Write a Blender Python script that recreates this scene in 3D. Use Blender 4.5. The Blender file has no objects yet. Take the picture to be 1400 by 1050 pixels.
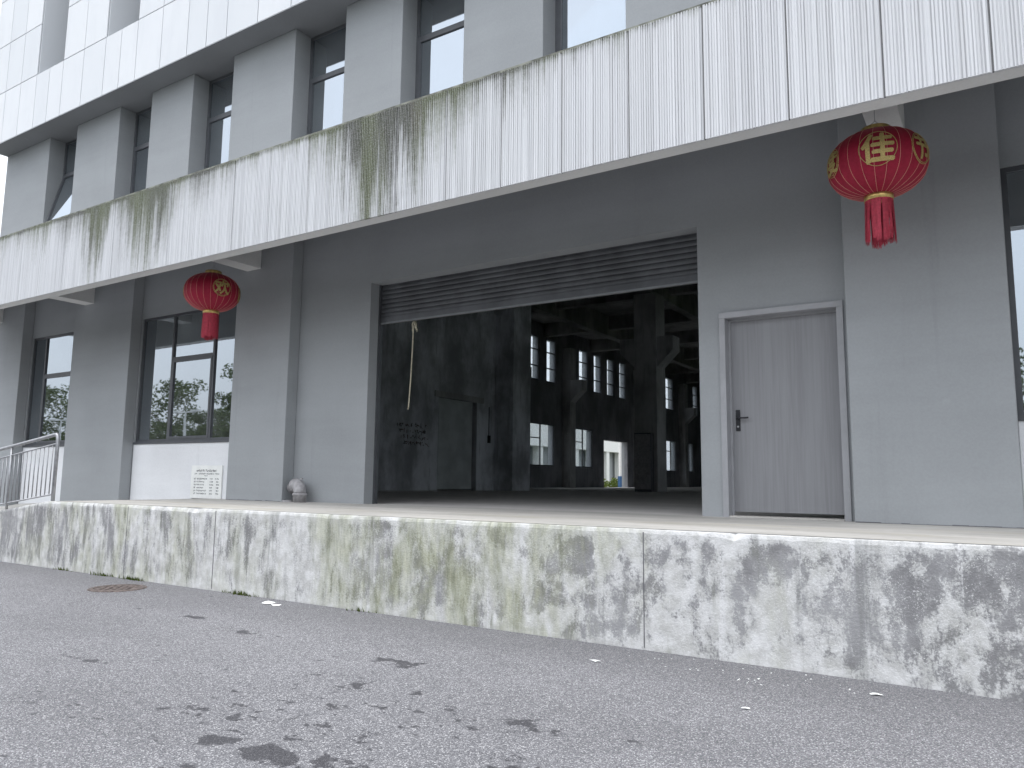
import bpy, bmesh, math, random
from mathutils import Vector, Matrix
random.seed(7)
sc = bpy.context.scene
COL = sc.collection
R = math.radians

# ------------------------------------------------------------------ camera
PITCH, ROLL, YAW, FPX, CAM_H = 0.12496, 0.01111, 0.56937, 1042.04, 1.5
cam_d = bpy.data.cameras.new('camera'); cam = bpy.data.objects.new('camera', cam_d); COL.objects.link(cam)
fw = Vector((-math.sin(YAW)*math.cos(PITCH), math.cos(YAW)*math.cos(PITCH), math.sin(PITCH)))
rt = Vector((math.cos(YAW), math.sin(YAW), 0)); up = rt.cross(fw)
r2 = math.cos(ROLL)*rt + math.sin(ROLL)*up; u2 = -math.sin(ROLL)*rt + math.cos(ROLL)*up
cam.matrix_world = Matrix(((r2.x, u2.x, -fw.x, 0), (r2.y, u2.y, -fw.y, 0), (r2.z, u2.z, -fw.z, CAM_H), (0, 0, 0, 1)))
cam_d.sensor_width = 36.0; cam_d.lens = 36.0*FPX/1400.0
cam_d.clip_start = 0.05; cam_d.clip_end = 2000
sc.camera = cam

# ------------------------------------------------------------------ world, sun, exposure
SUN_EL, SUN_AZ = R(76), R(200)          # azimuth measured from +Y clockwise: behind the camera
w = bpy.data.worlds.new('World'); sc.world = w; w.use_nodes = True
nt = w.node_tree; nt.nodes.clear()
sky = nt.nodes.new('ShaderNodeTexSky'); sky.sky_type = 'NISHITA'; sky.sun_disc = False
sky.sun_elevation = SUN_EL; sky.sun_rotation = SUN_AZ
sky.air_density = 1.6; sky.dust_density = 4.0; sky.ozone_density = 1.0
hsv = nt.nodes.new('ShaderNodeHueSaturation'); hsv.inputs['Saturation'].default_value = 0.38
bg = nt.nodes.new('ShaderNodeBackground'); bg.inputs['Strength'].default_value = 0.15
wo = nt.nodes.new('ShaderNodeOutputWorld')
# an even cloud cover over the clear sky: brightness rises from horizon to zenith as under a real overcast
tc = nt.nodes.new('ShaderNodeTexCoord'); sp = nt.nodes.new('ShaderNodeSeparateXYZ'); nt.links.new(tc.outputs['Generated'], sp.inputs[0])
cr = nt.nodes.new('ShaderNodeMapRange'); cr.inputs['From Min'].default_value = -0.1; cr.inputs['From Max'].default_value = 1.0
cr.inputs['To Min'].default_value = 4.2; cr.inputs['To Max'].default_value = 8.5; nt.links.new(sp.outputs[2], cr.inputs[0])
cn = nt.nodes.new('ShaderNodeTexNoise'); cn.inputs['Scale'].default_value = 2.2; cn.inputs['Detail'].default_value = 5; nt.links.new(tc.outputs['Generated'], cn.inputs[0])
cm = nt.nodes.new('ShaderNodeMapRange'); cm.inputs['From Min'].default_value = 0.3; cm.inputs['From Max'].default_value = 0.7; cm.inputs['To Min'].default_value = 0.86; cm.inputs['To Max'].default_value = 1.1
nt.links.new(cn.outputs[0], cm.inputs[0])
mu = nt.nodes.new('ShaderNodeMath'); mu.operation = 'MULTIPLY'; nt.links.new(cr.outputs[0], mu.inputs[0]); nt.links.new(cm.outputs[0], mu.inputs[1])
vm = nt.nodes.new('ShaderNodeVectorMath'); vm.operation = 'SCALE'; vm.inputs[0].default_value = (0.93, 0.975, 1.06); nt.links.new(mu.outputs[0], vm.inputs['Scale'])
mxw = nt.nodes.new('ShaderNodeMix'); mxw.data_type = 'RGBA'; mxw.inputs[0].default_value = 0.7
nt.links.new(sky.outputs[0], hsv.inputs['Color']); nt.links.new(hsv.outputs[0], mxw.inputs[6]); nt.links.new(vm.outputs[0], mxw.inputs[7]); nt.links.new(mxw.outputs[2], bg.inputs[0]); nt.links.new(bg.outputs[0], wo.inputs[0])
sun_d = bpy.data.lights.new('sun', 'SUN'); sun_d.energy = 0.7; sun_d.angle = R(60); sun_d.color = (1, 0.97, 0.93)
sun = bpy.data.objects.new('sun', sun_d); COL.objects.link(sun)
sd = Vector((math.sin(SUN_AZ)*math.cos(SUN_EL), math.cos(SUN_AZ)*math.cos(SUN_EL), math.sin(SUN_EL)))
sun.rotation_euler = (-sd).to_track_quat('-Z', 'Y').to_euler(); sun.location = sd*60
vs = sc.view_settings; vs.view_transform = 'Standard'; vs.look = 'None'; vs.gamma = 1.0; vs.exposure = 1.02; vs.use_curve_mapping = False
sc.render.engine = 'CYCLES'
cy = sc.cycles; cy.max_bounces = 9; cy.diffuse_bounces = 5; cy.glossy_bounces = 4; cy.transparent_max_bounces = 16
cy.use_denoising = True; cy.use_adaptive_sampling = True; cy.adaptive_threshold = 0.02; cy.caustics_reflective = False; cy.caustics_refractive = False

# ------------------------------------------------------------------ node helper
class NB:
    def __init__(s, name):
        s.m = bpy.data.materials.new(name); s.m.use_nodes = True; s.t = s.m.node_tree; s.t.nodes.clear()
        s.out = s.t.nodes.new('ShaderNodeOutputMaterial')
        s._pos = None
    def n(s, typ, ins=None, **props):
        nd = s.t.nodes.new(typ)
        for k, v in props.items(): setattr(nd, k, v)
        for k, v in (ins or {}).items(): s.set(nd.inputs[k], v)
        return nd
    def set(s, sock, v):
        if isinstance(v, bpy.types.NodeSocket): s.t.links.new(v, sock)
        elif isinstance(v, (tuple, list)) and len(v) == 3 and sock.type == 'RGBA': sock.default_value = (*v, 1)
        else: sock.default_value = v
    def pos(s):
        if s._pos is None: s._pos = s.n('ShaderNodeNewGeometry').outputs['Position']
        return s._pos
    def xyz(s): return s.n('ShaderNodeSeparateXYZ', {0: s.pos()}).outputs
    def math(s, op, a, b=0.0, c=0.0, clamp=False):
        return s.n('ShaderNodeMath', {0: a, 1: b, 2: c}, operation=op, use_clamp=clamp).outputs[0]
    def scale(s, sx, sy, sz, off=(0, 0, 0), src=None):
        return s.n('ShaderNodeMapping', {'Vector': src or s.pos(), 'Scale': (sx, sy, sz), 'Location': off}).outputs[0]
    def noise(s, vec, scale=1.0, detail=4.0, rough=0.55, dist=0.0):
        return s.n('ShaderNodeTexNoise', {'Vector': vec, 'Scale': scale, 'Detail': detail, 'Roughness': rough, 'Distortion': dist}).outputs['Fac']
    def step(s, v, lo, hi, a=0.0, b=1.0):
        return s.n('ShaderNodeMapRange', {'Value': v, 'From Min': lo, 'From Max': hi, 'To Min': a, 'To Max': b}, interpolation_type='SMOOTHSTEP').outputs[0]
    def ramp(s, v, keys, interp='LINEAR'):
        nd = s.n('ShaderNodeValToRGB', {0: v}); cr = nd.color_ramp; cr.interpolation = interp
        for i, (p, c) in enumerate(keys):
            e = cr.elements[i] if i < 2 else cr.elements.new(p)
            e.position = p; e.color = (c, c, c, 1) if not isinstance(c, tuple) else (*c, 1)
        return nd.outputs[0]
    def mix(s, f, a, b, mode='MIX'):
        nd = s.n('ShaderNodeMix', data_type='RGBA', blend_type=mode)
        s.set(nd.inputs[0], f); s.set(nd.inputs[6], a); s.set(nd.inputs[7], b)
        return nd.outputs[2]
    def bump(s, h, strength=0.3, dist=0.01):
        return s.n('ShaderNodeBump', {'Height': h, 'Strength': strength, 'Distance': dist}).outputs[0]
    def bsdf(s, col, rough=0.7, metal=0.0, normal=None, spec=0.5, **k):
        nd = s.n('ShaderNodeBsdfPrincipled', {'Base Color': col, 'Roughness': rough, 'Metallic': metal, 'Specular IOR Level': spec})
        for kk, v in k.items(): s.set(nd.inputs[kk], v)
        if normal is not None: s.set(nd.inputs['Normal'], normal)
        s.t.links.new(nd.outputs[0], s.out.inputs[0]); return s.m

def plain(name, col, rough=0.6, metal=0.0, var=0.12, sc_=6.0, spec=0.5, bump=0.0):
    b = NB(name); nz = b.noise(b.pos(), sc_, 5)
    f = b.step(nz, 0.3, 0.7, 1-var, 1+var)
    c = b.mix(1.0, col, b.n('ShaderNodeCombineColor', {0: f, 1: f, 2: f}).outputs[0], 'MULTIPLY')
    return b.bsdf(c, rough, metal, b.bump(b.noise(b.pos(), 60, 4), bump, 0.01) if bump else None, spec)

M = {}
# painted grey render: soft roller bands and faint dirt near the floor
def m_paint(name, col):
    b = NB(name); p = b.pos()
    big = b.noise(p, 0.55, 4); band = b.noise(b.scale(0.25, 0.25, 2.2), 1.0, 5, 0.6); fine = b.noise(p, 45, 3)
    f = b.math('ADD', b.step(big, 0.3, 0.7, -0.05, 0.05), b.step(band, 0.3, 0.7, -0.035, 0.035))
    f = b.math('ADD', f, b.step(fine, 0.3, 0.7, 0.975, 1.025))
    streak = b.step(b.noise(b.scale(5, 5, 0.22), 1.0, 5, 0.6), 0.62, 0.8)
    f = b.math('MULTIPLY', f, b.math('SUBTRACT', 1.0, b.math('MULTIPLY', streak, 0.10)))
    c = b.mix(1.0, col, b.n('ShaderNodeCombineColor', {0: f, 1: f, 2: f}).outputs[0], 'MULTIPLY')
    scuff = b.step(b.noise(p, 3.3, 8, 0.65), 0.68, 0.74)
    c = b.mix(b.math('MULTIPLY', scuff, 0.12), c, (0.5, 0.52, 0.53))
    return b.bsdf(c, 0.75, 0, b.bump(b.noise(p, 25, 6, 0.6), 0.12, 0.01), 0.3)
M['grey'] = m_paint('grey_wall_paint', (0.350, 0.366, 0.380))
M['grey2'] = m_paint('grey_upper_paint', (0.300, 0.315, 0.328))
M['white'] = m_paint('white_wall_paint', (0.84, 0.85, 0.87))
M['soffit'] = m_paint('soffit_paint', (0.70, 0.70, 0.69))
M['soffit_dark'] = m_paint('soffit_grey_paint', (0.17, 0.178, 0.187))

def m_fascia():
    b = NB('ribbed_white_fascia'); p = b.pos(); x, y, z = b.xyz()
    h = b.math('DIVIDE', b.math('SUBTRACT', 6.37, z), 1.447)
    amp = b.ramp(b.math('DIVIDE', b.math('ADD', b.math('ADD', b.math('DIVIDE', x, 0.87), b.math('MULTIPLY', b.math('SUBTRACT', b.noise(b.scale(4.5, 1, 0.6, (0, 0, 9)), 1, 4, 0.7), 0.5), 1.6)), 24.0), 32.0), [(0.0, 0.52), (0.20, 0.46), (0.245, 0.62), (0.265, 1.25), (0.283, 0.5), (0.305, 1.0),
        (0.325, 1.12), (0.345, 0.66), (0.39, 0.5), (0.43, 0.33), (0.465, 0.5), (0.482, 0.74), (0.497, 1.2), (0.513, 1.4), (0.527, 0.9), (0.55, 0.76), (0.575, 0.58),
        (0.60, 0.44), (0.62, 0.28), (0.628, 0.38), (0.645, 0.2), (1.0, 0.12)])
    s1 = b.noise(b.scale(2.9, 1, 0.14), 1.0, 6, 0.65); s2 = b.noise(b.scale(34, 0.1, 0.05), 1.0, 3, 0.7); s3 = b.noise(p, 11, 7, 0.75)
    v = b.math('SUBTRACT', b.math('SUBTRACT', amp, 0.08), b.math('MULTIPLY', b.math('POWER', h, 0.7), 0.85))
    v = b.math('ADD', v, b.math('MULTIPLY', b.math('SUBTRACT', s1, 0.5), 1.1))
    v = b.math('ADD', v, b.math('MULTIPLY', b.math('SUBTRACT', s2, 0.5), 1.1))
    v = b.math('ADD', v, b.math('MULTIPLY', b.math('SUBTRACT', s3, 0.5), 0.5))
    v = b.math('ADD', v, b.math('MULTIPLY', b.math('MULTIPLY', b.step(h, 0.075, 0.0), b.step(x, 1.0, -7.0)), 0.3))
    dirt = b.math('MULTIPLY', b.step(v, -0.02, 0.74), b.step(b.noise(p, 55, 3, 0.75), 0.30, 0.60, 0.66, 1.0))
    base = b.mix(b.step(s2, 0.3, 0.75), (0.60, 0.61, 0.625), (0.73, 0.74, 0.755))
    base = b.mix(b.step(b.noise(p, 0.7, 4), 0.35, 0.7, 0, 0.3), base, (0.66, 0.67, 0.70))
    # faint grey runs everywhere
    runs = b.math('MULTIPLY', b.step(b.noise(b.scale(46, 0.1, 0.03, (3, 0, 0)), 1.0, 2, 0.7), 0.42, 0.68), b.step(b.noise(b.scale(1.5, 1, 0.9, (1, 0, 4)), 1, 4), 0.3, 0.65, 0.35, 1.0))
    base = b.mix(b.math('MULTIPLY', runs, 0.34), base, (0.36, 0.36, 0.365))
    hue = b.noise(b.scale(1.3, 1, 0.5, (9, 0, 0)), 1.0, 3)
    dc = b.mix(b.step(hue, 0.4, 0.6), (0.075, 0.078, 0.058), (0.10, 0.115, 0.055))
    dc = b.mix(b.step(b.noise(b.scale(3, 1, .3, (4, 0, 2)), 1, 2), 0.62, 0.74), dc, (0.10, 0.08, 0.07))
    c = b.mix(b.math('MULTIPLY', dirt, 0.97), base, dc)
    return b.bsdf(c, 0.7, 0, b.bump(b.noise(p, 40, 4), 0.15, 0.006), 0.3)
M['fascia'] = m_fascia()

def m_clad():
    b = NB('white_cladding_panel'); p = b.pos()
    rnd = b.n('ShaderNodeObjectInfo').outputs['Random']
    c = b.mix(rnd, (0.64, 0.66, 0.685), (0.70, 0.715, 0.735))
    c = b.mix(b.step(b.noise(b.scale(2, 2, 0.6), 1, 6, 0.6), 0.45, 0.75, 0, 0.35), c, (0.57, 0.59, 0.62))
    return b.bsdf(c, 0.5, 0, None, 0.4)
M['clad'] = m_clad()

def m_dock():
    b = NB('weathered_dock_concrete'); p = b.pos(); x, y, z = b.xyz()
    xl = b.step(x, -9.5, -3.5)                       # 0 = streaked left, 1 = blotchy right
    wob = b.noise(b.scale(1.1, 1, 0.8), 1, 3)
    iso = b.noise(b.scale(3.4, 1, 2.3), 1.0, 10, 0.67, 0.35)
    iso2 = b.noise(b.scale(6.5, 1, 5.0, (5, 0, 1)), 1.0, 9, 0.7)
    st = b.noise(b.scale(3.6, 1, 1.1), 1.0, 9, 0.7, 0.35)
    st2 = b.noise(b.scale(10, 1, 2.0, (2, 0, 0)), 1.0, 7, 0.68, 0.3)
    a_r = b.math('ADD', b.math('MULTIPLY', b.math('ADD', iso, b.math('MULTIPLY', b.math('SUBTRACT', st, 0.5), 0.5)), 0.66), b.math('MULTIPLY', iso2, 0.34))
    a_l = b.math('ADD', b.math('MULTIPLY', st, 0.55), b.math('MULTIPLY', st2, 0.45))
    a = b.n('ShaderNodeMix', {0: xl, 2: a_l, 3: a_r}, data_type='FLOAT').outputs[0]
    fine = b.noise(p, 46, 4, 0.7)
    a = b.math('ADD', a, b.math('MULTIPLY', b.math('SUBTRACT', fine, 0.5), 0.22))
    # more lime wash left of the middle and along the top lip, barer concrete to the right
    bias = b.ramp(b.math('DIVIDE', b.math('ADD', x, 16.0), 20.0), [(0.0, 0.3), (0.06, 0.4), (0.14, 0.47), (0.25, 0.50), (0.42, 0.53), (0.5, 0.52), (0.62, 0.50), (0.68, 0.53), (0.74, 0.45), (0.80, 0.33), (0.88, 0.30), (1.0, 0.36)])
    a = b.math('ADD', a, b.math('MULTIPLY', b.math('SUBTRACT', bias, 0.5), 0.42))
    lip = b.step(b.math('ADD', z, b.math('MULTIPLY', wob, 0.12)), 1.0, 1.12)
    a = b.math('ADD', a, b.math('MULTIPLY', lip, 0.10))
    foot = b.step(z, 0.16, 0.02)
    a = b.math('ADD', a, b.math('MULTIPLY', foot, 0.05))
    grey = b.mix(b.step(b.noise(p, 2.2, 5), 0.35, 0.65), (0.215, 0.214, 0.22), (0.33, 0.33, 0.338))
    lime = b.mix(b.step(b.noise(p, 9, 5), 0.3, 0.7), (0.53, 0.53, 0.515), (0.73, 0.732, 0.73))
    c = b.mix(b.math('ADD', b.math('MULTIPLY', b.step(a, 0.445, 0.52), 0.58), b.math('MULTIPLY', b.step(a, 0.36, 0.64), 0.42)), grey, lime)
    # white crystals / flaking specks
    spk = b.step(b.noise(p, 85, 3, 0.7), 0.57, 0.63); msk = b.step(iso2, 0.44, 0.56)
    c = b.mix(b.math('MULTIPLY', b.math('MULTIPLY', spk, msk), 0.75), c, (0.78, 0.78, 0.78))
    # vertical white runs at a few places
    run = b.math('MULTIPLY', b.step(b.noise(b.scale(7, 1, 0.3, (1.3, 0, 0)), 1, 5, 0.6), 0.62, 0.70), b.step(fine, 0.4, 0.55))
    c = b.mix(b.math('MULTIPLY', run, 0.6), c, (0.74, 0.74, 0.75))
    drk = b.step(b.noise(b.scale(4.2, 1, 0.35, (7.7, 0, 3)), 1, 5, 0.6), 0.585, 0.68)
    c = b.mix(b.math('MULTIPLY', drk, 0.42), c, (0.19, 0.195, 0.19))
    # algae
    gx = b.ramp(b.math('DIVIDE', b.math('ADD', x, 16.0), 20.0), [(0.0, 0.1), (0.12, 0.5), (0.2, 0.75), (0.28, 0.8), (0.34, 0.45), (0.42, 0.55), (0.5, 0.95), (0.6, 0.95), (0.66, 0.6), (0.72, 0.4), (0.8, 0.15), (1.0, 0.05)])
    g = b.noise(b.scale(2.3, 1, 0.9, (0, 0, 5)), 1, 6, 0.65, 0.4)
    gm = b.math('MULTIPLY', b.step(b.math('ADD', g, b.math('MULTIPLY', gx, 0.22)), 0.56, 0.84), gx)
    c = b.mix(b.math('MULTIPLY', gm, 0.7), c, b.mix(b.step(st2, 0.35, 0.65), (0.18, 0.195, 0.09), (0.45, 0.465, 0.31)))
    gd = b.math('MULTIPLY', b.step(b.noise(b.scale(5, 1, 1.0, (3, 0, 8)), 1, 5, 0.6), 0.6, 0.72), gx)
    c = b.mix(b.math('MULTIPLY', gd, 0.6), c, (0.12, 0.13, 0.075))
    # pour joints
    return b.bsdf(c, 0.9, 0, b.bump(b.math('ADD', b.math('MULTIPLY', a, 2.0), b.math('MULTIPLY', fine, 0.7)), 0.55, 0.012), 0.2)
M['dock'] = m_dock()

def m_floor(name, col):
    b = NB(name); p = b.pos(); x, y, z = b.xyz()
    n1 = b.noise(b.scale(0.5, 2.2, 1), 1, 6, 0.6); n2 = b.noise(p, 8, 6, 0.65)
    c = b.mix(b.step(n1, 0.3, 0.7), tuple(v*0.84 for v in col), tuple(min(1, v*1.1) for v in col))
    c = b.mix(b.step(n2, 0.5, 0.75, 0, 0.35), c, tuple(v*0.62 for v in col))
    st = b.step(b.noise(b.scale(0.35, 1.5, 1, (3, 1, 0)), 1, 5, 0.65), 0.5, 0.68)
    edge = b.math('MULTIPLY', b.step(y, 9.4, 7.6), st)
    c = b.mix(b.math('MULTIPLY', edge, 0.4), c, (0.40, 0.36, 0.25))
    return b.bsdf(c, 0.75, 0, b.bump(n2, 0.15, 0.01), 0.3)
M['deck'] = m_floor('worn_concrete_deck', (0.50, 0.485, 0.455))
M['hall_floor'] = m_floor('hall_concrete_floor', (0.68, 0.655, 0.625))

def m_asphalt():
    b = NB('dry_asphalt'); p = b.pos(); x, y, z = b.xyz()
    v = b.n('ShaderNodeTexVoronoi', {'Vector': p, 'Scale': 140.0}, feature='F1')
    rnd = b.n('ShaderNodeSeparateColor', {0: v.outputs['Color']}).outputs[0]
    c = b.ramp(rnd, [(0.0, (0.10, 0.099, 0.107)), (0.45, (0.195, 0.194, 0.205)), (0.8, (0.29, 0.288, 0.30)), (1.0, (0.66, 0.655, 0.66))])
    f = b.noise(p, 230, 3, 0.7)
    c = b.mix(b.step(f, 0.35, 0.7, 0, 0.6), c, (0.13, 0.132, 0.142))
    wear = b.noise(b.scale(0.22, 0.5, 1), 1, 5, 0.6)
    c = b.mix(1.0, c, b.ramp(wear, [(0.3, 0.80), (0.7, 1.12)]), 'MULTIPLY')
    # darker damp strip along the dock foot
    dk = b.math('MULTIPLY', b.step(b.math('ADD', y, b.math('MULTIPLY', wear, 0.8)), 5.6, 7.0), 0.34)
    c = b.mix(dk, c, (0.085, 0.085, 0.09))
    # oil and water marks
    n = b.noise(b.scale(1, 1, 1), 2.6, 6, 0.68, 0.3); n5 = b.noise(p, 7.5, 5, 0.7)
    tot = None
    for (cx, cy_, rx, ry, k) in [(-3.44, 2.99, .24, .12, 1.15), (-3.88, 2.97, .17, .12, 1.0), (-3.5, 3.5, .7, .22, .62), (-4.25, 4.97, .4, .16, .75), (-6.25, 5.08, .8, .16, .68),
                                 (-6.3, 3.6, .55, .12, .72), (-7.6, 5.3, .9, .12, .6), (-2.65, 4.15, .5, .25, .62), (-3.0, 3.0, .7, .3, .6), (-4.3, 3.3, .7, .4, .52), (-4.0, 4.2, 1.2, .7, .45), (-2.3, 3.6, .7, .6, .42), (-5.6, 3.0, .7, .35, .4), (-3.6, 2.55, .5, .16, .7)]:
        dx = b.math('DIVIDE', b.math('SUBTRACT', x, cx), rx); dy = b.math('DIVIDE', b.math('SUBTRACT', y, cy_), ry)
        d2 = b.math('ADD', b.math('MULTIPLY', dx, dx), b.math('MULTIPLY', dy, dy))
        g = b.math('MULTIPLY', b.math('POWER', 2.718, b.math('MULTIPLY', d2, -0.7)), k)
        tot = g if tot is None else b.math('MAXIMUM', tot, g)
    s = b.math('ADD', tot, b.math('ADD', b.math('MULTIPLY', b.math('SUBTRACT', n, 0.5), 1.9), b.math('MULTIPLY', b.math('SUBTRACT', n5, 0.5), 1.7)))
    dmx = b.math('DIVIDE', b.math('ADD', x, 3.9), 2.6); dmy = b.math('DIVIDE', b.math('SUBTRACT', y, 3.7), 1.3)
    dm = b.math('POWER', 2.718, b.math('MULTIPLY', b.math('ADD', b.math('MULTIPLY', dmx, dmx), b.math('MULTIPLY', dmy, dmy)), -0.8))
    drops = b.math('ADD', b.noise(b.scale(5.5, 8.5, 1, (2, 5, 0)), 1, 4, 0.6), b.math('MULTIPLY', dm, 0.11))
    clus = b.noise(b.scale(1.1, 1.6, 1, (7, 1, 0)), 1, 2)
    drops = b.math('ADD', drops, b.math('MULTIPLY', b.math('SUBTRACT', clus, 0.5), 0.3))
    stain = b.math('MAXIMUM', b.step(s, 0.64, 0.73), b.step(drops, 0.715, 0.76))
    c = b.mix(b.math('MULTIPLY', stain, 0.76), c, (0.035, 0.034, 0.04))
    hgt = b.math('ADD', b.math('MULTIPLY', v.outputs['Distance'], -1.0), b.math('MULTIPLY', f, 0.5))
    return b.bsdf(c, b.math('SUBTRACT', 0.88, b.math('MULTIPLY', stain, 0.25)), 0, b.bump(hgt, 0.5, 0.008), 0.3)
M['asphalt'] = m_asphalt()

def m_concrete(name, col, k=0.4):
    b = NB(name); p = b.pos()
    n1 = b.noise(b.scale(0.6, 0.6, 0.4), 1, 7, 0.65); n2 = b.noise(b.scale(4, 4, 0.6), 1, 6, 0.62)
    c = b.mix(b.step(n1, 0.35, 0.65), tuple(v*(1-k) for v in col), tuple(v*(1+k) for v in col))
    c = b.mix(b.step(n2, 0.5, 0.7, 0, 0.6), c, tuple(v*0.55 for v in col))
    return b.bsdf(c, 0.9, 0, b.bump(n1, 0.3, 0.02), 0.2)
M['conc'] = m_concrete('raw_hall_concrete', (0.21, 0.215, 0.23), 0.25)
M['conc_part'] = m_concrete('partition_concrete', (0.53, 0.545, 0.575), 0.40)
M['conc_col'] = m_concrete('column_concrete', (0.42, 0.42, 0.42), 0.25)
M['conc_dark'] = m_concrete('roof_concrete', (0.25, 0.25, 0.25), 0.3)

def m_door():
    b = NB('grey_woodgrain_door'); p = b.pos()
    g = b.noise(b.scale(30, 30, 0.9), 1, 6, 0.6, 0.4); g2 = b.noise(b.scale(6, 6, 0.35), 1, 4, 0.6)
    c = b.mix(b.step(g, 0.3, 0.7), (0.235, 0.237, 0.25), (0.28, 0.282, 0.297))
    c = b.mix(b.step(g2, 0.4, 0.7, 0, 0.45), c, (0.32, 0.325, 0.342))
    return b.bsdf(c, 0.45, 0, b.bump(g, 0.06, 0.004), 0.4)
M['door'] = m_door()
M['frame_lt'] = plain('door_frame_metal', (0.37, 0.375, 0.395), 0.4, 0.0, 0.06)
M['alu'] = plain('dark_window_frame', (0.085, 0.09, 0.10), 0.45, 0.0, 0.08)
M['shutter'] = plain('shutter_steel', (0.11, 0.115, 0.125), 0.42, 0.35, 0.2, 2.5)
M['shutter_bar'] = plain('shutter_bottom_bar', (0.22, 0.23, 0.24), 0.45, 0.3, 0.1)
M['steel'] = plain('railing_steel', (0.36, 0.365, 0.38), 0.4, 0.6, 0.15, 12)
M['black'] = plain('black_metal', (0.035, 0.035, 0.04), 0.35, 0.6, 0.1)
M['pvc'] = plain('grey_pvc_pipe', (0.36, 0.35, 0.36), 0.5, 0.0, 0.2, 14)
M['rust'] = plain('rusty_iron', (0.135, 0.112, 0.104), 0.85, 0.1, 0.45, 18, 0.2, 0.5)
M['paper'] = plain('white_paper', (0.88, 0.89, 0.87), 0.8, 0, 0.05)
M['ink'] = plain('printed_ink', (0.13, 0.13, 0.14), 0.8, 0, 0.1)
M['ink_red'] = plain('red_marker', (0.10, 0.045, 0.042), 0.8, 0, 0.1)
M['ink_blk'] = plain('black_marker', (0.035, 0.035, 0.035), 0.8, 0, 0.1)
M['gold'] = plain('gold_band', (0.62, 0.46, 0.17), 0.32, 0.75, 0.25, 20)
M['gold_print'] = plain('gold_glitter_print', (0.52, 0.39, 0.15), 0.5, 0.3, 0.35, 160)
M['thread'] = plain('lantern_wire', (0.72, 0.38, 0.28), 0.5, 0.2, 0.1)
M['tassel'] = plain('tassel_thread', (0.50, 0.05, 0.085), 0.7, 0, 0.15, 30)
M['rope'] = plain('pull_rope', (0.46, 0.43, 0.33), 0.9, 0, 0.25, 30)
M['steel_door'] = plain('green_grey_steel_door', (0.47, 0.50, 0.50), 0.5, 0, 0.15, 1.5)
M['bark'] = plain('bark', (0.09, 0.07, 0.05), 0.9, 0, 0.3, 8)
M['blue'] = plain('blue_paint', (0.03, 0.09, 0.2), 0.6)
M['grass'] = plain('verge_grass', (0.06, 0.085, 0.03), 0.9, 0, 0.35, 1.5)
M['neigh'] = plain('neighbour_white_render', (0.7, 0.7, 0.68), 0.8, 0, 0.05)

def m_lantern():
    b = NB('red_lantern_silk'); p = b.pos()
    nz = b.noise(p, 30, 5, 0.6)
    c = b.mix(b.step(nz, 0.3, 0.7), (0.31, 0.006, 0.034), (0.38, 0.010, 0.044))
    m = b.bsdf(c, 0.55, 0, b.bump(b.noise(p, 220, 2), 0.1, 0.002), 0.35)
    pr = [n for n in b.t.nodes if n.type == 'BSDF_PRINCIPLED'][0]
    pr.inputs['Sheen Weight'].default_value = 0.25; pr.inputs['Sheen Tint'].default_value = (1, .3, .3, 1)
    tr = b.n('ShaderNodeBsdfTranslucent', {'Color': c}); mx = b.n('ShaderNodeMixShader', {0: 0.12, 1: pr.outputs[0], 2: tr.outputs[0]})
    b.t.links.new(mx.outputs[0], b.out.inputs[0]); return m
M['lantern'] = m_lantern()
M['sealant'] = plain('grey_sealant', (0.13, 0.13, 0.135), 0.8)
M['coping'] = plain('mossy_coping', (0.19, 0.195, 0.165), 0.9, 0, 0.6, 5)

def m_leaf(name, c0, c1):
    b = NB(name); c = b.mix(b.noise(b.pos(), 1.3, 3), c0, c1)
    d = b.n('ShaderNodeBsdfDiffuse', {'Color': c}); t = b.n('ShaderNodeBsdfTranslucent', {'Color': c})
    b.t.links.new(b.n('ShaderNodeMixShader', {0: 0.3, 1: d.outputs[0], 2: t.outputs[0]}).outputs[0], b.out.inputs[0]); return b.m
M['leaf'] = m_leaf('tree_leaves', (0.06, 0.09, 0.035), (0.13, 0.16, 0.07))
M['leaf2'] = m_leaf('shrub_leaves', (0.05, 0.09, 0.02), (0.14, 0.16, 0.05))

def m_glass(name, tint, base, k, gcol=(0.86, 0.92, 1.0), dust=0.07):
    b = NB(name)
    fr = b.n('ShaderNodeFresnel', {'IOR': 1.5}).outputs[0]
    fac = b.math('ADD', b.math('MULTIPLY', fr, k), base, clamp=True)
    wav = b.bump(b.noise(b.pos(), 0.9, 2), 0.02, 0.05)
    g = b.n('ShaderNodeBsdfGlossy', {'Color': gcol, 'Roughness': 0.015, 'Normal': wav}); t = b.n('ShaderNodeBsdfTransparent', {'Color': tint})
    m1 = b.n('ShaderNodeMixShader', {0: fac, 1: t.outputs[0], 2: g.outputs[0]}).outputs[0]
    df = b.n('ShaderNodeBsdfDiffuse', {'Color': (0.5, 0.52, 0.52)})
    du = b.step(b.noise(b.scale(1.2, 1.2, 0.8), 1, 5, 0.6), 0.3, 0.75, dust*0.5, dust*1.5)
    b.t.links.new(b.n('ShaderNodeMixShader', {0: du, 1: m1, 2: df.outputs[0]}).outputs[0], b.out.inputs[0]); return b.m
M['glass'] = m_glass('coated_window_glass', (0.30, 0.35, 0.38), 0.42, 0.6, (0.84, 0.92, 1.0))
M['glass_in'] = m_glass('hall_window_glass', (0.92, 0.95, 0.96), 0.02, 0.4, dust=0.02)

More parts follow.
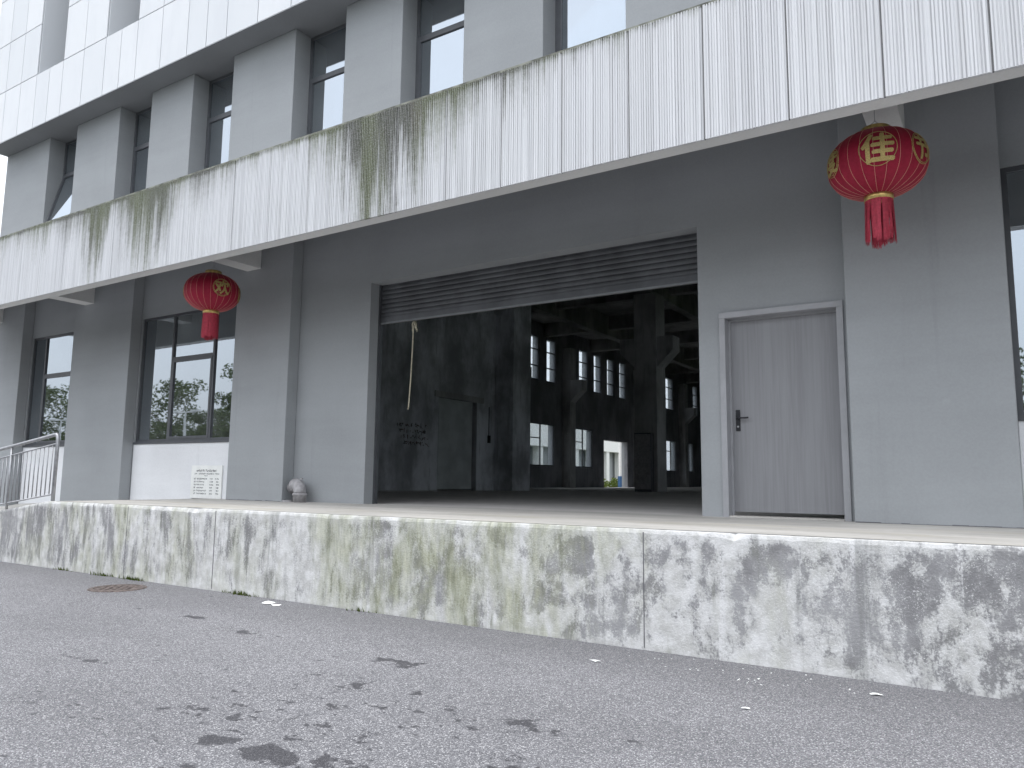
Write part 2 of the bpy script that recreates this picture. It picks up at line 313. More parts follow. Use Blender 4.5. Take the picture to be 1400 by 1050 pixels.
# ------------------------------------------------------------------ mesh helpers
WL = {}                                             # world origin of every object
def wl(o): return WL[o.name] if o is not None else Vector((0, 0, 0))
def bmn(): return bmesh.new()
def box(bm, x0, x1, y0, y1, z0, z1):
    v = [bm.verts.new(c) for c in ((x0, y0, z0), (x1, y0, z0), (x1, y1, z0), (x0, y1, z0), (x0, y0, z1), (x1, y0, z1), (x1, y1, z1), (x0, y1, z1))]
    for f in ((0, 3, 2, 1), (4, 5, 6, 7), (0, 1, 5, 4), (1, 2, 6, 5), (2, 3, 7, 6), (3, 0, 4, 7)): bm.faces.new([v[i] for i in f])
def tube(bm, pts, r, seg=10, cap=True):
    pts = [Vector(p) for p in pts]; rings = []
    for i, p in enumerate(pts):
        d = (pts[min(i+1, len(pts)-1)] - pts[max(i-1, 0)]).normalized()
        a = d.orthogonal().normalized()
        if rings: a = (pa - d*pa.dot(d)).normalized()
        pa = a; c = d.cross(a); rr = r[i] if isinstance(r, (list, tuple)) else r
        rings.append([bm.verts.new(p + a*rr*math.cos(t) + c*rr*math.sin(t)) for t in (2*math.pi*k/seg for k in range(seg))])
    for A, B in zip(rings, rings[1:]):
        for k in range(seg): bm.faces.new((A[k], A[(k+1) % seg], B[(k+1) % seg], B[k]))
    if cap: bm.faces.new(rings[0][::-1]); bm.faces.new(rings[-1])
def lathe(bm, c, prof, seg=32):
    rings = [[bm.verts.new((c[0]+r*math.cos(2*math.pi*k/seg), c[1]+r*math.sin(2*math.pi*k/seg), z)) for k in range(seg)] for r, z in prof]
    for A, B in zip(rings, rings[1:]):
        for k in range(seg): bm.faces.new((A[k], A[(k+1) % seg], B[(k+1) % seg], B[k]))
def grid(bm, x0, x1, y0, y1, nx, ny, zf):
    vs_ = [[bm.verts.new((x0+(x1-x0)*i/nx, y0+(y1-y0)*j/ny, zf(x0+(x1-x0)*i/nx, y0+(y1-y0)*j/ny))) for j in range(ny+1)] for i in range(nx+1)]
    for i in range(nx):
        for j in range(ny): bm.faces.new((vs_[i][j], vs_[i+1][j], vs_[i+1][j+1], vs_[i][j+1]))
def tagit(o, label=None, cat=None, group=None, kind=None):
    if label: o['label'] = label
    if cat: o['category'] = cat
    if group: o['group'] = group
    if kind: o['kind'] = kind
    return o
def obj(name, bm, mat, parent=None, origin=None, smooth=False, bevel=0.0, **t):
    """bm in world coordinates -> one mesh object"""
    o_ = wl(parent) if parent is not None else Vector(origin or (0, 0, 0))
    bmesh.ops.translate(bm, vec=-o_, verts=bm.verts)
    bmesh.ops.recalc_face_normals(bm, faces=bm.faces)
    me = bpy.data.meshes.new(name); bm.to_mesh(me); bm.free()
    me.materials.append(M[mat])
    if smooth: me.polygons.foreach_set('use_smooth', [True]*len(me.polygons))
    ob = bpy.data.objects.new(name, me); COL.objects.link(ob)
    WL[ob.name] = o_
    if parent is not None: ob.parent = parent
    else: ob.location = o_
    if bevel:
        md = ob.modifiers.new('bevel', 'BEVEL'); md.width = bevel; md.segments = 2; md.limit_method = 'ANGLE'
    return tagit(ob, **t)
def inst(name, me, loc, parent, rot=None, scl=None):
    ob = bpy.data.objects.new(name, me); COL.objects.link(ob)
    ob.parent = parent; ob.location = Vector(loc) - wl(parent); WL[ob.name] = Vector(loc)
    if rot: ob.rotation_euler = rot
    if scl: ob.scale = scl
    return ob
def empty(name, loc, **t):
    ob = bpy.data.objects.new(name, None); ob.empty_display_size = 0.2; COL.objects.link(ob)
    ob.location = loc; WL[ob.name] = Vector(loc); return tagit(ob, **t)
def boxes(name, mat, parent, *bs, **k):
    bm = bmn()
    for b in bs: box(bm, *b)
    return obj(name, bm, mat, parent, **k)

# ------------------------------------------------------------------ key dimensions (metres)
ZF = 1.07                       # dock / hall floor
YD = 6.609                      # dock front
YP, YW = 9.32, 9.569            # pillar face, wall face
YWB = 9.87                      # wall back
YC, YCI = 7.18, 7.40            # canopy face, inner edge of its lip
ZC, ZCT = 4.923, 6.37
ZB, ZSF = 5.434, 5.95           # bracket beam underside, soffit
YO, ZO = 8.80, 10.12            # overhanging upper storey
YV = 9.70                       # upper window plane
XL, XR = -22.45, 7.2            # building ends
RAMP = -13.3
def z_edge(x): return ZF - 0.125*max(0, RAMP - x)
def z_wall(x): return ZF - 0.04*max(0, RAMP - x)

# ------------------------------------------------------------------ ground, road
bm = bmn(); grid(bm, -500, 500, -500, 500, 10, 10, lambda x, y: -0.012)
obj('ground', bm, 'grass', kind='structure')
bm = bmn(); grid(bm, -90, 60, -17, YD+0.06, 60, 14, lambda x, y: 0.0)
obj('road', bm, 'asphalt', kind='structure')
bm = bmn(); grid(bm, -34, XL+0.02, YD+0.06, 90, 4, 10, lambda x, y: 0.004)
obj('side_yard', bm, 'deck', kind='structure')
bm = bmn(); grid(bm, XL+0.1, 12, YW+0.02, 78, 20, 20, lambda x, y: ZF-0.003)
obj('hall_floor', bm, 'hall_floor', kind='structure')

# ------------------------------------------------------------------ loading dock
dock = empty('loading_dock', (-6, YD, 0), label='raised concrete loading platform with peeling lime-stained front wall', cat='platform')
bm = bmn()                                      # retaining wall with an uneven, chipped top lip
xs = [-21.8 + i*0.08 for i in range(int((XR+21.8)/0.08)+1)]
rows = []
for x in xs:
    ze = z_edge(x); j = random.uniform(-1, 1); jj = random.uniform(0, 1)
    chip = 0.0
    for cx, wd, dp in ((-10.05, .5, .035), (-9.4, .35, .03), (-6.7, .3, .02), (-1.97, .05, .05), (-4.6, .2, .02), (-12.2, .3, .02)):
        chip += dp*math.exp(-((x-cx)/wd)**2)*random.uniform(0.3, 1.0)
    z3 = max(ze - 0.009 - 0.006*jj - chip, 0.01)
    rows.append([bm.verts.new((x, YD + 0.004*j*0.5, -0.05)), bm.verts.new((x, YD + 0.003*j, max(z3-0.35, 0.0))), bm.verts.new((x, YD + 0.002*j, max(z3-0.03, 0.005))),
                 bm.verts.new((x, YD + 0.008 + 0.3*chip, z3)), bm.verts.new((x, YD + 0.016+chip*0.8, ze - 0.004)), bm.verts.new((x, YD+0.3, ze-0.004))])
for A, B in zip(rows, rows[1:]):
    for k in range(5): bm.faces.new((A[k], B[k], B[k+1], A[k+1]))
obj('retaining_wall', bm, 'dock', dock, smooth=False)
bm = bmn()                                      # deck, twisting into the ramp at the far end
nx, ny = 60, 8
def zdk(x, y):
    t = (y - YD)/(YW - YD); return z_edge(x)*(1-t) + z_wall(x)*t
grid(bm, -21.8, XR, YD+0.03, YW+0.05, nx, ny, zdk)
obj('deck', bm, 'deck', dock)
for jx in (-10.98, -8.93, -2.79):               # pour joints in the front wall
    bm = bmn(); box(bm, jx-0.004, jx+0.004, YD-0.0035, YD+0.02, 0.02, ZF-0.03); obj('pour_joint', bm, 'ink', dock)

# ------------------------------------------------------------------ building
bld = empty('factory_building', (-8, YW, 0), label='grey rendered factory hall with white overhanging upper storey and open roller door', cat='building')
P_ = lambda n, m, *bs, **k: boxes(n, m, bld, *bs, **k)
# ground storey wall, butted pieces
OL, OR, OT = -9.055, -3.234, 4.876
DL, DR, DT = -2.959, -1.474, 3.66
W1 = (-15.86, -12.20); W0 = (-20.66, -18.05); W3 = (0.175, 4.35)
WB, WT = 2.20, 4.945
wall = []
def seg(x0, x1, z0, z1): wall.append((x0, x1, YW, YWB, z0, z1))
seg(XL, W0[0], 0, WT); seg(W0[1], W1[0], 0, WT); seg(W1[1], OL, 0, WT); seg(OR, DL+0.04, 0, WT); seg(DR-0.04, W3[0], 0, WT); seg(W3[1], XR, 0, WT)
seg(OL, OR, OT, WT); seg(DL+0.04, DR-0.04, DT-0.04, WT); seg(XL, XR, WT, 7.2)
P_('front_wall', 'grey', *wall)
for a, b_ in (W0, W1, W3):
    P_('white_parapet', 'white', (a, b_, YW-0.006, YWB, 0.3, WB-0.03), bevel=0.006)
    P_('window_sill', 'alu', (a-0.0, b_, YW-0.03, YWB-0.02, WB-0.03, WB+0.012))
for a, b_ in ((-22.42, -20.69), (-18.249, -15.887), (-12.336, -10.79), (-1.412, 0.169), (4.4, 5.95)):
    P_('pillar', 'grey', (a, b_, YP, YW-0.002, 0.2 if a < -15 else ZF-0.02, ZSF+0.3), bevel=0.012)

def window(parent, ax, c, u0, u1, z0, z1, verts=(), trans=(), glass='glass', mat='alu', fw_=0.055, th=0.07, sashes=(), tilt=None):
    """window frame with panes; ax 'x' runs along X in plane Y=c, ax 'y' runs along Y in plane X=c"""
    def bx(bm, a, b, n0, n1, za, zb):
        if ax == 'x': box(bm, a, b, c+n0, c+n1, za, zb)
        else: box(bm, c-n1, c-n0, a, b, za, zb)
    bm = bmn()
    bx(bm, u0, u0+fw_, 0, th, z0, z1); bx(bm, u1-fw_, u1, 0, th, z0, z1)
    bx(bm, u0+fw_, u1-fw_, 0, th, z0, z0+fw_); bx(bm, u0+fw_, u1-fw_, 0, th, z1-fw_, z1)
    hw = 0.03; us = [u0+fw_] + [v for v in verts] + [u1-fw_]
    for v in verts: bx(bm, v-hw, v+hw, -0.004, th-0.004, z0+fw_, z1-fw_)
    cells = []
    for i, (a, b) in enumerate(zip(us, us[1:])):
        a2 = a + (hw if i > 0 else 0); b2 = b - (hw if i < len(us)-2 else 0)
        zs = [z0+fw_] + sorted(t[1] for t in trans if t[0] == i) + [z1-fw_]
        for t in zs[1:-1]: bx(bm, a2, b2, 0.002, th-0.002, t-hw, t+hw)
        for k, (za, zb) in enumerate(zip(zs, zs[1:])):
            cells.append((i, k, a2, b2, za + (hw if k > 0 else 0), zb - (hw if k < len(zs)-2 else 0)))
    wo_ = obj('window', bm, mat, parent)
    for (i, k, a, b, za, zb) in cells:
        if (i, k) in sashes:
            sm = bmn(); s = 0.05
            bx(sm, a, a+s, -0.012, 0.05, za, zb); bx(sm, b-s, b, -0.012, 0.05, za, zb); bx(sm, a+s, b-s, -0.012, 0.05, za, za+s); bx(sm, a+s, b-s, -0.012, 0.05, zb-s, zb)
            so = obj('sash', sm, mat, wo_)
            pm = bmn(); bx(pm, a+s, b-s, 0.016, 0.024, za+s, zb-s); po = obj('pane', pm, glass, wo_)
            if tilt:
                for o_ in (so, po):
                    me = o_.data; off = wl(wo_)
                    rot = Matrix.Translation(Vector((a, c, zb))-off) @ Matrix.Rotation(tilt, 4, 'X') @ Matrix.Translation(-(Vector((a, c, zb))-off)); me.transform(rot)
        else:
            pm = bmn(); bx(pm, a, b, 0.026, 0.034, za, zb); obj('pane', pm, glass, wo_)
    return wo_
window(bld, 'x', YW+0.03, W1[0]+0.002, W1[1]-0.002, WB+0.014, WT-0.002, (-14.72, -13.33), ((1, 3.97),), sashes=((1, 0),))
window(bld, 'x', YW+0.03, W0[0]+0.002, W0[1]-0.002, WB+0.014, WT-0.002, (-20.03, -18.65), ((1, 3.95),), sashes=((1, 0),))
window(bld, 'x', YW+0.03, W3[0]+0.002, W3[1]-0.002, WB+0.014, WT-0.002, (1.6, 3.0), ((1, 3.95),), sashes=((1, 0),))

for a, b_ in ((-12.336, -10.79), (-1.412, 0.169), (4.4, 5.95)):      # shrinkage gap where the render meets the deck
    jb = bmn(); x = a+0.01
    while x < b_-0.02:
        wd = random.uniform(0.05, 0.2); box(jb, x, min(x+wd, b_-0.01), YP-0.003, YP+0.01, ZF+0.001, ZF+random.uniform(0.005, 0.013)); x += wd
    obj('base_joint', jb, 'ink', bld, kind='stuff')
# second storey: pilasters and tall windows between them
PIL = [(-22.43, -20.178), (-18.872, -16.994), (-15.723, -14.199), (-12.862, -11.016), (-9.671, -8.299), (-6.977, -5.48), (-4.125, -2.6), (-1.25, 0.25), (1.6, 3.1), (4.4, 5.9)]
for a, b_ in PIL: P_('pilaster', 'grey2', (a, b_, YP, YV+0.16, 7.2, ZO), bevel=0.01)
for i, (p, q) in enumerate(zip(PIL, PIL[1:])):
    window(bld, 'x', YV, p[1]+0.002, q[0]-0.002, 7.202, ZO-0.003, (), ((0, 9.215),), sashes=((0, 0),), tilt=R(-14) if i == 0 else None)
P_('upper_floor_wall', 'grey2', (5.9, XR, YV, YV+0.16, 7.2, ZO))

# canopy
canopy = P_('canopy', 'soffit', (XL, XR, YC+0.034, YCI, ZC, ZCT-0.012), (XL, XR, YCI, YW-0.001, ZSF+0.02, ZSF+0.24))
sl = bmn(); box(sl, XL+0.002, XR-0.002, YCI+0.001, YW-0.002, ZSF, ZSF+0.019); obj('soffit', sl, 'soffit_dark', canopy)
bk = bmn(); box(bk, XL+0.01, XR-0.01, YC+0.024, YC+0.0335, ZC+0.004, ZCT-0.016); obj('joint_backing', bk, 'ink_blk', canopy)
for a, b_ in ((-22.2, -21.8), (-17.838, -17.453), (-12.06, -11.676), (-1.04, -0.70), (4.95, 5.35)):
    P_('bracket_beam', 'soffit', (a, b_, YCI+0.001, YP-0.001, ZB, ZSF-0.001), bevel=0.006)
def ribbed(wd, seed):                          # fluted fascia panel, local origin at its lower left
    rnd = random.Random(seed); bm = bmn(); x = 0.006; pts = [(0.006, 0.016)]
    while x < wd-0.02:
        a = rnd.uniform(0.014, 0.024); g = rnd.uniform(0.006, 0.011); d = rnd.uniform(0.005, 0.014)
        pts += [(x+0.002, 0.0), (x+a, 0.0), (x+a+0.002, d), (x+a+g, d)]; x += a+g+0.001
    pts = [p for p in pts if p[0] < wd-0.009] + [(wd-0.006, 0.016)]
    H = ZCT-ZC
    lo = [bm.verts.new((px, py, 0.0)) for px, py in pts]; hi = [bm.verts.new((px, py, H + rnd.uniform(-.003, .003))) for px, py in pts]
    bl = [bm.verts.new((pts[0][0], 0.03, 0.0)), bm.verts.new((pts[-1][0], 0.03, 0.0))]; bh = [bm.verts.new((pts[0][0], 0.03, H)), bm.verts.new((pts[-1][0], 0.03, H))]
    for i in range(len(pts)-1): bm.faces.new((lo[i], lo[i+1], hi[i+1], hi[i]))
    bm.faces.new([bl[0]] + lo + [bl[1]]); bm.faces.new([bh[1]] + hi[::-1] + [bh[0]])
    bm.faces.new((bl[0], bh[0], hi[0], lo[0])); bm.faces.new((lo[-1], hi[-1], bh[1], bl[1]))
    bmesh.ops.recalc_face_normals(bm, faces=bm.faces)
    me = bpy.data.meshes.new('facade_panel'); bm.to_mesh(me); bm.free(); me.materials.append(M['fascia']); return me
PW = 0.943*0.87
ribs = [ribbed(PW, s) for s in range(4)]
x = 0.135 + PW*8; k = 0
while x - PW > XL - 0.3:
    x -= PW
    inst('facade_panel', ribs[k % 4], (x, YC, ZC), canopy); k += 1
jm = bmn(); box(jm, -0.0065, 0.0065, 0.007, 0.026, 0.002, ZCT-ZC-0.004); jme = bpy.data.meshes.new('sealant_joint'); jm.to_mesh(jme); jm.free(); jme.materials.append(M['sealant'])
for i in range(k): inst('sealant_joint', jme, (x + PW*(i+1), YC, ZC), canopy)
cp = bmn(); box(cp, XL, XR, YC+0.004, YCI+0.02, ZCT-0.0115, ZCT+0.022); obj('coping', cp, 'coping', canopy)

# overhanging upper storey: soffit slab, cladding panels, slots
ups = P_('upper_storey', 'soffit_dark', (XL-0.01, XR, YO+0.03, YWB+0.2, ZO+0.002, ZO+0.3))
SP = 3.15                                        # slot pitch
s0 = -20.03; SW = 1.285; ROWS = [10.12, 11.56, 12.94, 14.32, 15.7, 17.1]
backing = []; panels = []
n = -1
slots = []
while s0 + n*SP < XR:
    a = s0 + n*SP; slots.append((a, a+SW)); n += 1
slots = [s for s in slots if s[0] > XL-0.2 and s[1] < XR]
edges = [XL-0.01]
for a, b_ in slots: edges += [a, b_]
edges.append(XR)
P_('upper_wall', 'grey2', (XL+0.05, XR, YO+0.03, YWB+0.2, ZO+0.3, ROWS[1]-0.01), *[(edges[i]+0.03, edges[i+1]-0.03, YO+0.03, YWB+0.1, ROWS[1]-0.01, ROWS[-1]) for i in range(0, len(edges), 2)],
   (XL+0.05, XR, YWB+0.1, YWB+0.4, ROWS[1]-0.01, ROWS[-1]))
def panel_mesh(wd, ht, dp=0.028):
    bm = bmn(); g = 0.009; c = 0.004
    box(bm, g, wd-g, 0, dp, g, ht-g)
    bmesh.ops.bevel(bm, geom=[e for e in bm.edges], offset=c, segments=1, affect='EDGES')
    bmesh.ops.recalc_face_normals(bm, faces=bm.faces)
    me = bpy.data.meshes.new('cladding_panel'); bm.to_mesh(me); bm.free(); me.materials.append(M['clad']); return me
cache = {}
def clad(x0, x1, z0, z1):
    kx = (round(x1-x0, 3), round(z1-z0, 3))
    if kx not in cache: cache[kx] = panel_mesh(*kx)
    inst('cladding_panel', cache[kx], (x0, YO, z0), ups)
def split(a, b_):
    nn = max(1, round((b_-a)/0.93)) if (b_-a) > 1.4 else 2
    return [(a+(b_-a)*i/nn, a+(b_-a)*(i+1)/nn) for i in range(nn)]
for i, (a, b_) in enumerate(zip(edges, edges[1:])):
    if b_-a < 0.2: continue
    if i % 2: # slot: only the bottom row
        for c0, c1 in split(a, b_): clad(c0, c1, ROWS[0], ROWS[1])
    else:
        for c0, c1 in split(a, b_):
            for z0, z1 in zip(ROWS, ROWS[1:]): clad(c0, c1, z0, z1)
        # returns into the slots
for a, b_ in slots:
    P_('slot_side', 'clad', (a-0.002, a+0.026, YO+0.03, YWB+0.095, ROWS[1], ROWS[-1]), (b_-0.026, b_+0.002, YO+0.03, YWB+0.095, ROWS[1], ROWS[-1]))
    window(bld, 'x', YWB-0.02, a+0.028, b_-0.028, ROWS[1]+0.002, ROWS[-1]-0.01, (), ((0, 13.2), (0, 15.0)))

# roller shutter in the wide opening
sh = P_('roller_shutter', 'shutter', (OL+0.02, OR-0.02, YWB+0.1, YWB+0.5, OT-0.05, OT+0.4))   # curtain box behind the lintel
YS = 9.83
prof = []
for i in range(9):
    t = i/8; prof.append((0.011*math.sin(math.pi*t)**0.7, t*0.078))
bm = bmn()
for side in (0, 1):
    pass
A = [bm.verts.new((OL+0.015, -d, z)) for d, z in prof]; B = [bm.verts.new((OR-0.015, -d, z)) for d, z in prof]
A2 = [bm.verts.new((OL+0.015, 0.012-d, z)) for d, z in prof]; B2 = [bm.verts.new((OR-0.015, 0.012-d, z)) for d, z in prof]
for i in range(8): bm.faces.new((A[i], B[i], B[i+1], A[i+1])); bm.faces.new((A2[i], A2[i+1], B2[i+1], B2[i]))
bmesh.ops.recalc_face_normals(bm, faces=bm.faces)
me_s = bpy.data.meshes.new('slat'); bm.to_mesh(me_s); bm.free(); me_s.materials.append(M['shutter'])
zb = 4.19
for i in range(11):
    inst('slat', me_s, (0, YS, zb+0.11+i*0.081), sh)
b1 = bmn(); box(b1, OL+0.012, OR-0.012, YS-0.016, YS+0.016, zb+0.012, zb+0.108); obj('bottom_slat', b1, 'shutter', sh)
b1 = bmn(); box(b1, OL+0.012, OR-0.012, YS-0.022, YS+0.022, zb-0.018, zb+0.012); obj('bottom_bar', b1, 'shutter_bar', sh)
for xx in (OL, OR-0.03):
    b1 = bmn(); box(b1, xx, xx+0.03, YS-0.05, YS+0.04, ZF-0.01, OT); obj('guide_rail', b1, 'shutter', sh)

# personnel door
dr = P_('door', 'door', (DL+0.09, DR-0.085, YW+0.145, YW+0.195, ZF+0.065, DT-0.09))
fr = [(DL, DL+0.075, YW-0.028, YW+0.22, ZF-0.01, DT-0.075), (DR-0.075, DR, YW-0.028, YW+0.22, ZF-0.01, DT-0.075), (DL, DR, YW-0.028, YW+0.22, DT-0.075, DT)]
boxes('door_frame', 'frame_lt', dr, *fr, bevel=0.004)
boxes('door_stop', 'frame_lt', dr, (DL+0.0755, DL+0.10, YW+0.12, YW+0.144, ZF, DT-0.076), (DR-0.10, DR-0.0755, YW+0.12, YW+0.144, ZF, DT-0.076), (DL+0.10, DR-0.10, YW+0.12, YW+0.144, DT-0.10, DT-0.076))
boxes('threshold', 'deck', dr, (DL+0.08, DR-0.08, YW-0.03, YW+0.2, ZF-0.005, ZF+0.018))
hx = -2.79
boxes('handle_plate', 'black', dr, (hx-0.028, hx+0.028, YW+0.134, YW+0.1448, 2.145, 2.415), bevel=0.003)
bm = bmn(); tube(bm, [(hx, YW+0.14, 2.305), (hx, YW+0.088, 2.305), (hx+0.02, YW+0.082, 2.306), (hx+0.145, YW+0.084, 2.31)], 0.011, 8); obj('lever_handle', bm, 'black', dr, smooth=True)
bm = bmn(); tube(bm, [(hx, YW+0.14, 2.2), (hx, YW+0.126, 2.2)], 0.013, 10); obj('lock_cylinder', bm, 'steel', dr)

# interior shell
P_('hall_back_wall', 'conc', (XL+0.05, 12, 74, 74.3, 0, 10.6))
rw = []; ry = YWB
for i in range(8):                                   # unseen windows, added in the right wall to brighten the partition
    a = 12.0 + i*6.0; rw.append((11.7, 12, ry, a, 2.3, 4.8)); rw.append((11.7, 12, ry, a, 7.2, 9.8)); ry = a+4.6
    for z0, z1 in ((2.3, 4.8), (7.2, 9.8)):
        wm = bmn()
        for c in range(5): box(wm, 11.82, 11.88, a+c*1.15-0.03, a+c*1.15+0.03, z0, z1)
        for z in (z0+0.03, z0+1.7, z1-0.03): box(wm, 11.822, 11.878, a, a+4.6, z-0.03, z+0.03)
        wo_ = obj('window', wm, 'alu', bld); pm = bmn(); box(pm, 11.84, 11.85, a, a+4.6, z0, z1); obj('pane', pm, 'glass_in', wo_)
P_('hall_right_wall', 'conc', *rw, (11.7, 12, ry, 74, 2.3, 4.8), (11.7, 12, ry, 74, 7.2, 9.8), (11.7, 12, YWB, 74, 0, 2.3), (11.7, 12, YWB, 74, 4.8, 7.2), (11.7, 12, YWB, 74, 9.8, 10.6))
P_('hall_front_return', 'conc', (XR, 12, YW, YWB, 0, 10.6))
P_('roof_slab', 'conc_dark', (XL+0.05, 12, YWB+0.4, 74.3, 10.6, 10.9))
for yy in range(14, 74, 6):
    P_('roof_beam', 'conc_dark', (XL+0.3, 11.7, yy, yy+0.4, 9.85, 10.6))
for xx in (-18.4, -12.6, -6.6, -0.8, 5.0):
    P_('roof_girder', 'conc_dark', (xx, xx+0.45, YWB+0.1, 74, 9.5, 10.6))
# end wall with two rows of windows
XE0, XE1 = -22.44, -22.2
up_w = [(36.2, 37.55), (38.45, 39.55), (42.55, 43.8), (44.65, 45.75), (46.65, 47.7), (48.65, 49.7), (57.4, 59.0), (61.6, 62.6), (63.8, 65.0)]
lo_w = [(36.3, 39.4), (41.9, 44.4), (57.4, 59.5), (62.0, 63.6)]
dgap = (46.1, 49.9, 4.2)
ew = []
def strip(z0, z1, holes):
    y = YWB
    for a, b_ in holes:
        ew.append((XE0, XE1, y, a, z0, z1)); y = b_
    ew.append((XE0, XE1, y, 74, z0, z1))
strip(0, 2.32, [dgap[:2]]); strip(2.32, dgap[2], sorted(lo_w+[dgap[:2]])); strip(dgap[2], 4.75, lo_w); strip(4.75, 7.24, []); strip(7.24, 9.8, up_w); strip(9.8, 10.6, [])
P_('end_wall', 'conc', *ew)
P_('end_wall_skin', 'grey2', *[(XE0-0.2, XE0-0.001, a, b_, z0, z1) for (_, _, a, b_, z0, z1) in ew])
for a, b_ in up_w: window(bld, 'y', -22.25, a+0.002, b_-0.002, 7.242, 9.798, (), ((0, 8.05), (0, 9.0)), glass='glass_in')
for a, b_ in lo_w: window(bld, 'y', -22.25, a+0.002, b_-0.002, 2.322, 4.748, ((a+b_)/2,), ((0, 3.9),), glass='glass_in')
for yy in (33.9, 40.35, 51.0, 60.2, 67):
    P_('wall_column', 'conc_col', (XE1+0.001, XE1+0.55, yy, yy+0.7, ZF-0.02, 9.5))
    bm = bmn(); q = [(XE1+0.55, 6.2), (XE1+1.3, 6.9), (XE1+1.3, 7.5), (XE1+0.55, 7.5)]
    f0 = [bm.verts.new((a, yy, z)) for a, z in q]; f1 = [bm.verts.new((a, yy+0.7, z)) for a, z in q]
    bm.faces.new(f0); bm.faces.new(f1[::-1])
    for i in range(4): bm.faces.new((f0[i], f1[i], f1[(i+1) % 4], f0[(i+1) % 4]))
    obj('corbel', bm, 'conc_col', bld)
# partition with the steel door
DY0, DY1, DZ = 22.04, 24.5, 4.5
XI = -17.3
pw = P_('partition_wall', 'conc_part', (XI-0.2, XI, YWB, DY0, 0, 9.5), (XI-0.2, XI, DY0, DY1, DZ, 9.5), (XI-0.2, XI, DY1, 25.75, 0, 9.5), (XE1, XI-0.2, 25.6, 25.8, 0, 9.5))
P_('partition_column', 'conc_part', (XI-0.25, -16.42, 25.751, 27.1, 0, 9.5))
sd_ = P_('steel_fire_door', 'steel_door', (XI-0.16, XI-0.11, DY0, DY1-0.16, ZF+0.05, DZ))
boxes('door_panel', 'steel_door', sd_, (XI-0.109, XI-0.095, DY0+0.15, DY0+1.75, ZF+0.4, DZ-0.3))
boxes('lintel', 'conc_col', bld, (XI+0.001, XI+0.04, DY0-0.25, DY1+0.4, DZ, DZ+0.22))
boxes('plinth', 'conc_col', bld, (XI+0.001, XI+0.03, YWB+0.05, DY0-0.02, ZF-0.01, ZF+0.04))
# free-standing columns and the crane girder line
for (cx, cy_) in ((-13.0, 30.0), (-13.0, 42.0), (-13.0, 54.0), (-1.2, 30.0)):
    P_('hall_column', 'conc_col', (cx, cx+1.0, cy_, cy_+1.0, ZF-0.02, 9.5))
    bm = bmn(); q = [(cx-0.7, 7.0), (cx, 6.3), (cx+1.0, 6.3), (cx+1.7, 7.0), (cx+1.7, 7.6), (cx-0.7, 7.6)]
    f0 = [bm.verts.new((a, cy_+0.1, z)) for a, z in q]; f1 = [bm.verts.new((a, cy_+0.9, z)) for a, z in q]
    bm.faces.new(f0); bm.faces.new(f1[::-1])
    for i in range(6): bm.faces.new((f0[i], f1[i], f1[(i+1) % 6], f0[(i+1) % 6]))
    obj('corbel', bm, 'conc_col', bld)

# ------------------------------------------------------------------ things inside the hall
cab = empty('electrical_cabinet', (-12.5, 29.85, ZF), label='dark electrical cabinet standing against the concrete column inside the hall', cat='cabinet')
boxes('cabinet_body', 'shutter', cab, (-12.9, -12.15, 29.7, 29.998, ZF-0.003, 3.5), bevel=0.01)
boxes('cabinet_door', 'pvc', cab, (-12.87, -12.18, 29.68, 29.699, ZF+0.1, 3.45), bevel=0.004)
sw = empty('wall_switch', (XI+0.02, 25.33, 3.1), label='small black switch box on the raw concrete partition by the steel door', cat='switch')
boxes('switch_box', 'black', sw, (XI-0.001, XI+0.05, 25.25, 25.4, 2.95, 3.25)); boxes('conduit', 'black', sw, (XI-0.001, XI+0.02, 25.31, 25.34, 3.25, 4.4))
# handwriting on the partition: illegible strokes in red and black
rnd = random.Random(3)
sc_w = empty('wall_scribble', (XI+0.003, 20.6, 3.0), label='faint red and black handwriting scrawled on the dark partition wall', cat='writing')
for mat_, nm, n_ in (('ink_blk', 'black_strokes', 58), ('ink_red', 'red_strokes', 46)):
    bm = bmn()
    for i in range(n_):
        row = rnd.randrange(4); yy = 19.75 + 0.12*row + rnd.uniform(0, 1.65 - 0.1*row); zz = 3.36 - row*0.21 + rnd.uniform(-.05, .05)
        L = rnd.uniform(0.05, 0.16); a = rnd.choice((0, 0, math.pi/2, math.pi/2, 0.9, -0.9)) + rnd.uniform(-.15, .15)
        dy, dz = math.cos(a)*L, math.sin(a)*L; ny_, nz_ = -math.sin(a)*0.013, math.cos(a)*0.013
        vv = [bm.verts.new((XI+0.003, yy+s*dy/2+t*ny_, zz+s*dz/2+t*nz_)) for s, t in ((-1, -1), (1, -1), (1, 1), (-1, 1))]
        bm.faces.new(vv)
    obj(nm, bm, mat_, sc_w)
# pull rope
rp = empty('pull_rope', (-8.35, 9.87, 4.15), label='pale rope dangling from the lower edge of the roller shutter', cat='rope')
bm = bmn(); tube(bm, [(-8.325, 9.862, 4.2), (-8.33, 9.87, 4.05), (-8.345, 9.88, 3.7), (-8.365, 9.88, 3.2), (-8.395, 9.88, 2.72), (-8.41, 9.88, 2.66)], 0.012, 8); obj('cord', bm, 'rope', rp, smooth=True)
bm = bmn()
for i in range(7):
    a = rnd.uniform(0, 6.28); tube(bm, [(-8.32, 9.87, 4.19), (-8.32+0.05*math.cos(a), 9.88+0.03*math.sin(a), 4.12), (-8.30+0.06*math.cos(a+1), 9.88, 4.05-rnd.uniform(0, .08)), (-8.32, 9.875, 4.1)], 0.012, 6)
obj('knot', bm, 'rope', rp, smooth=True)

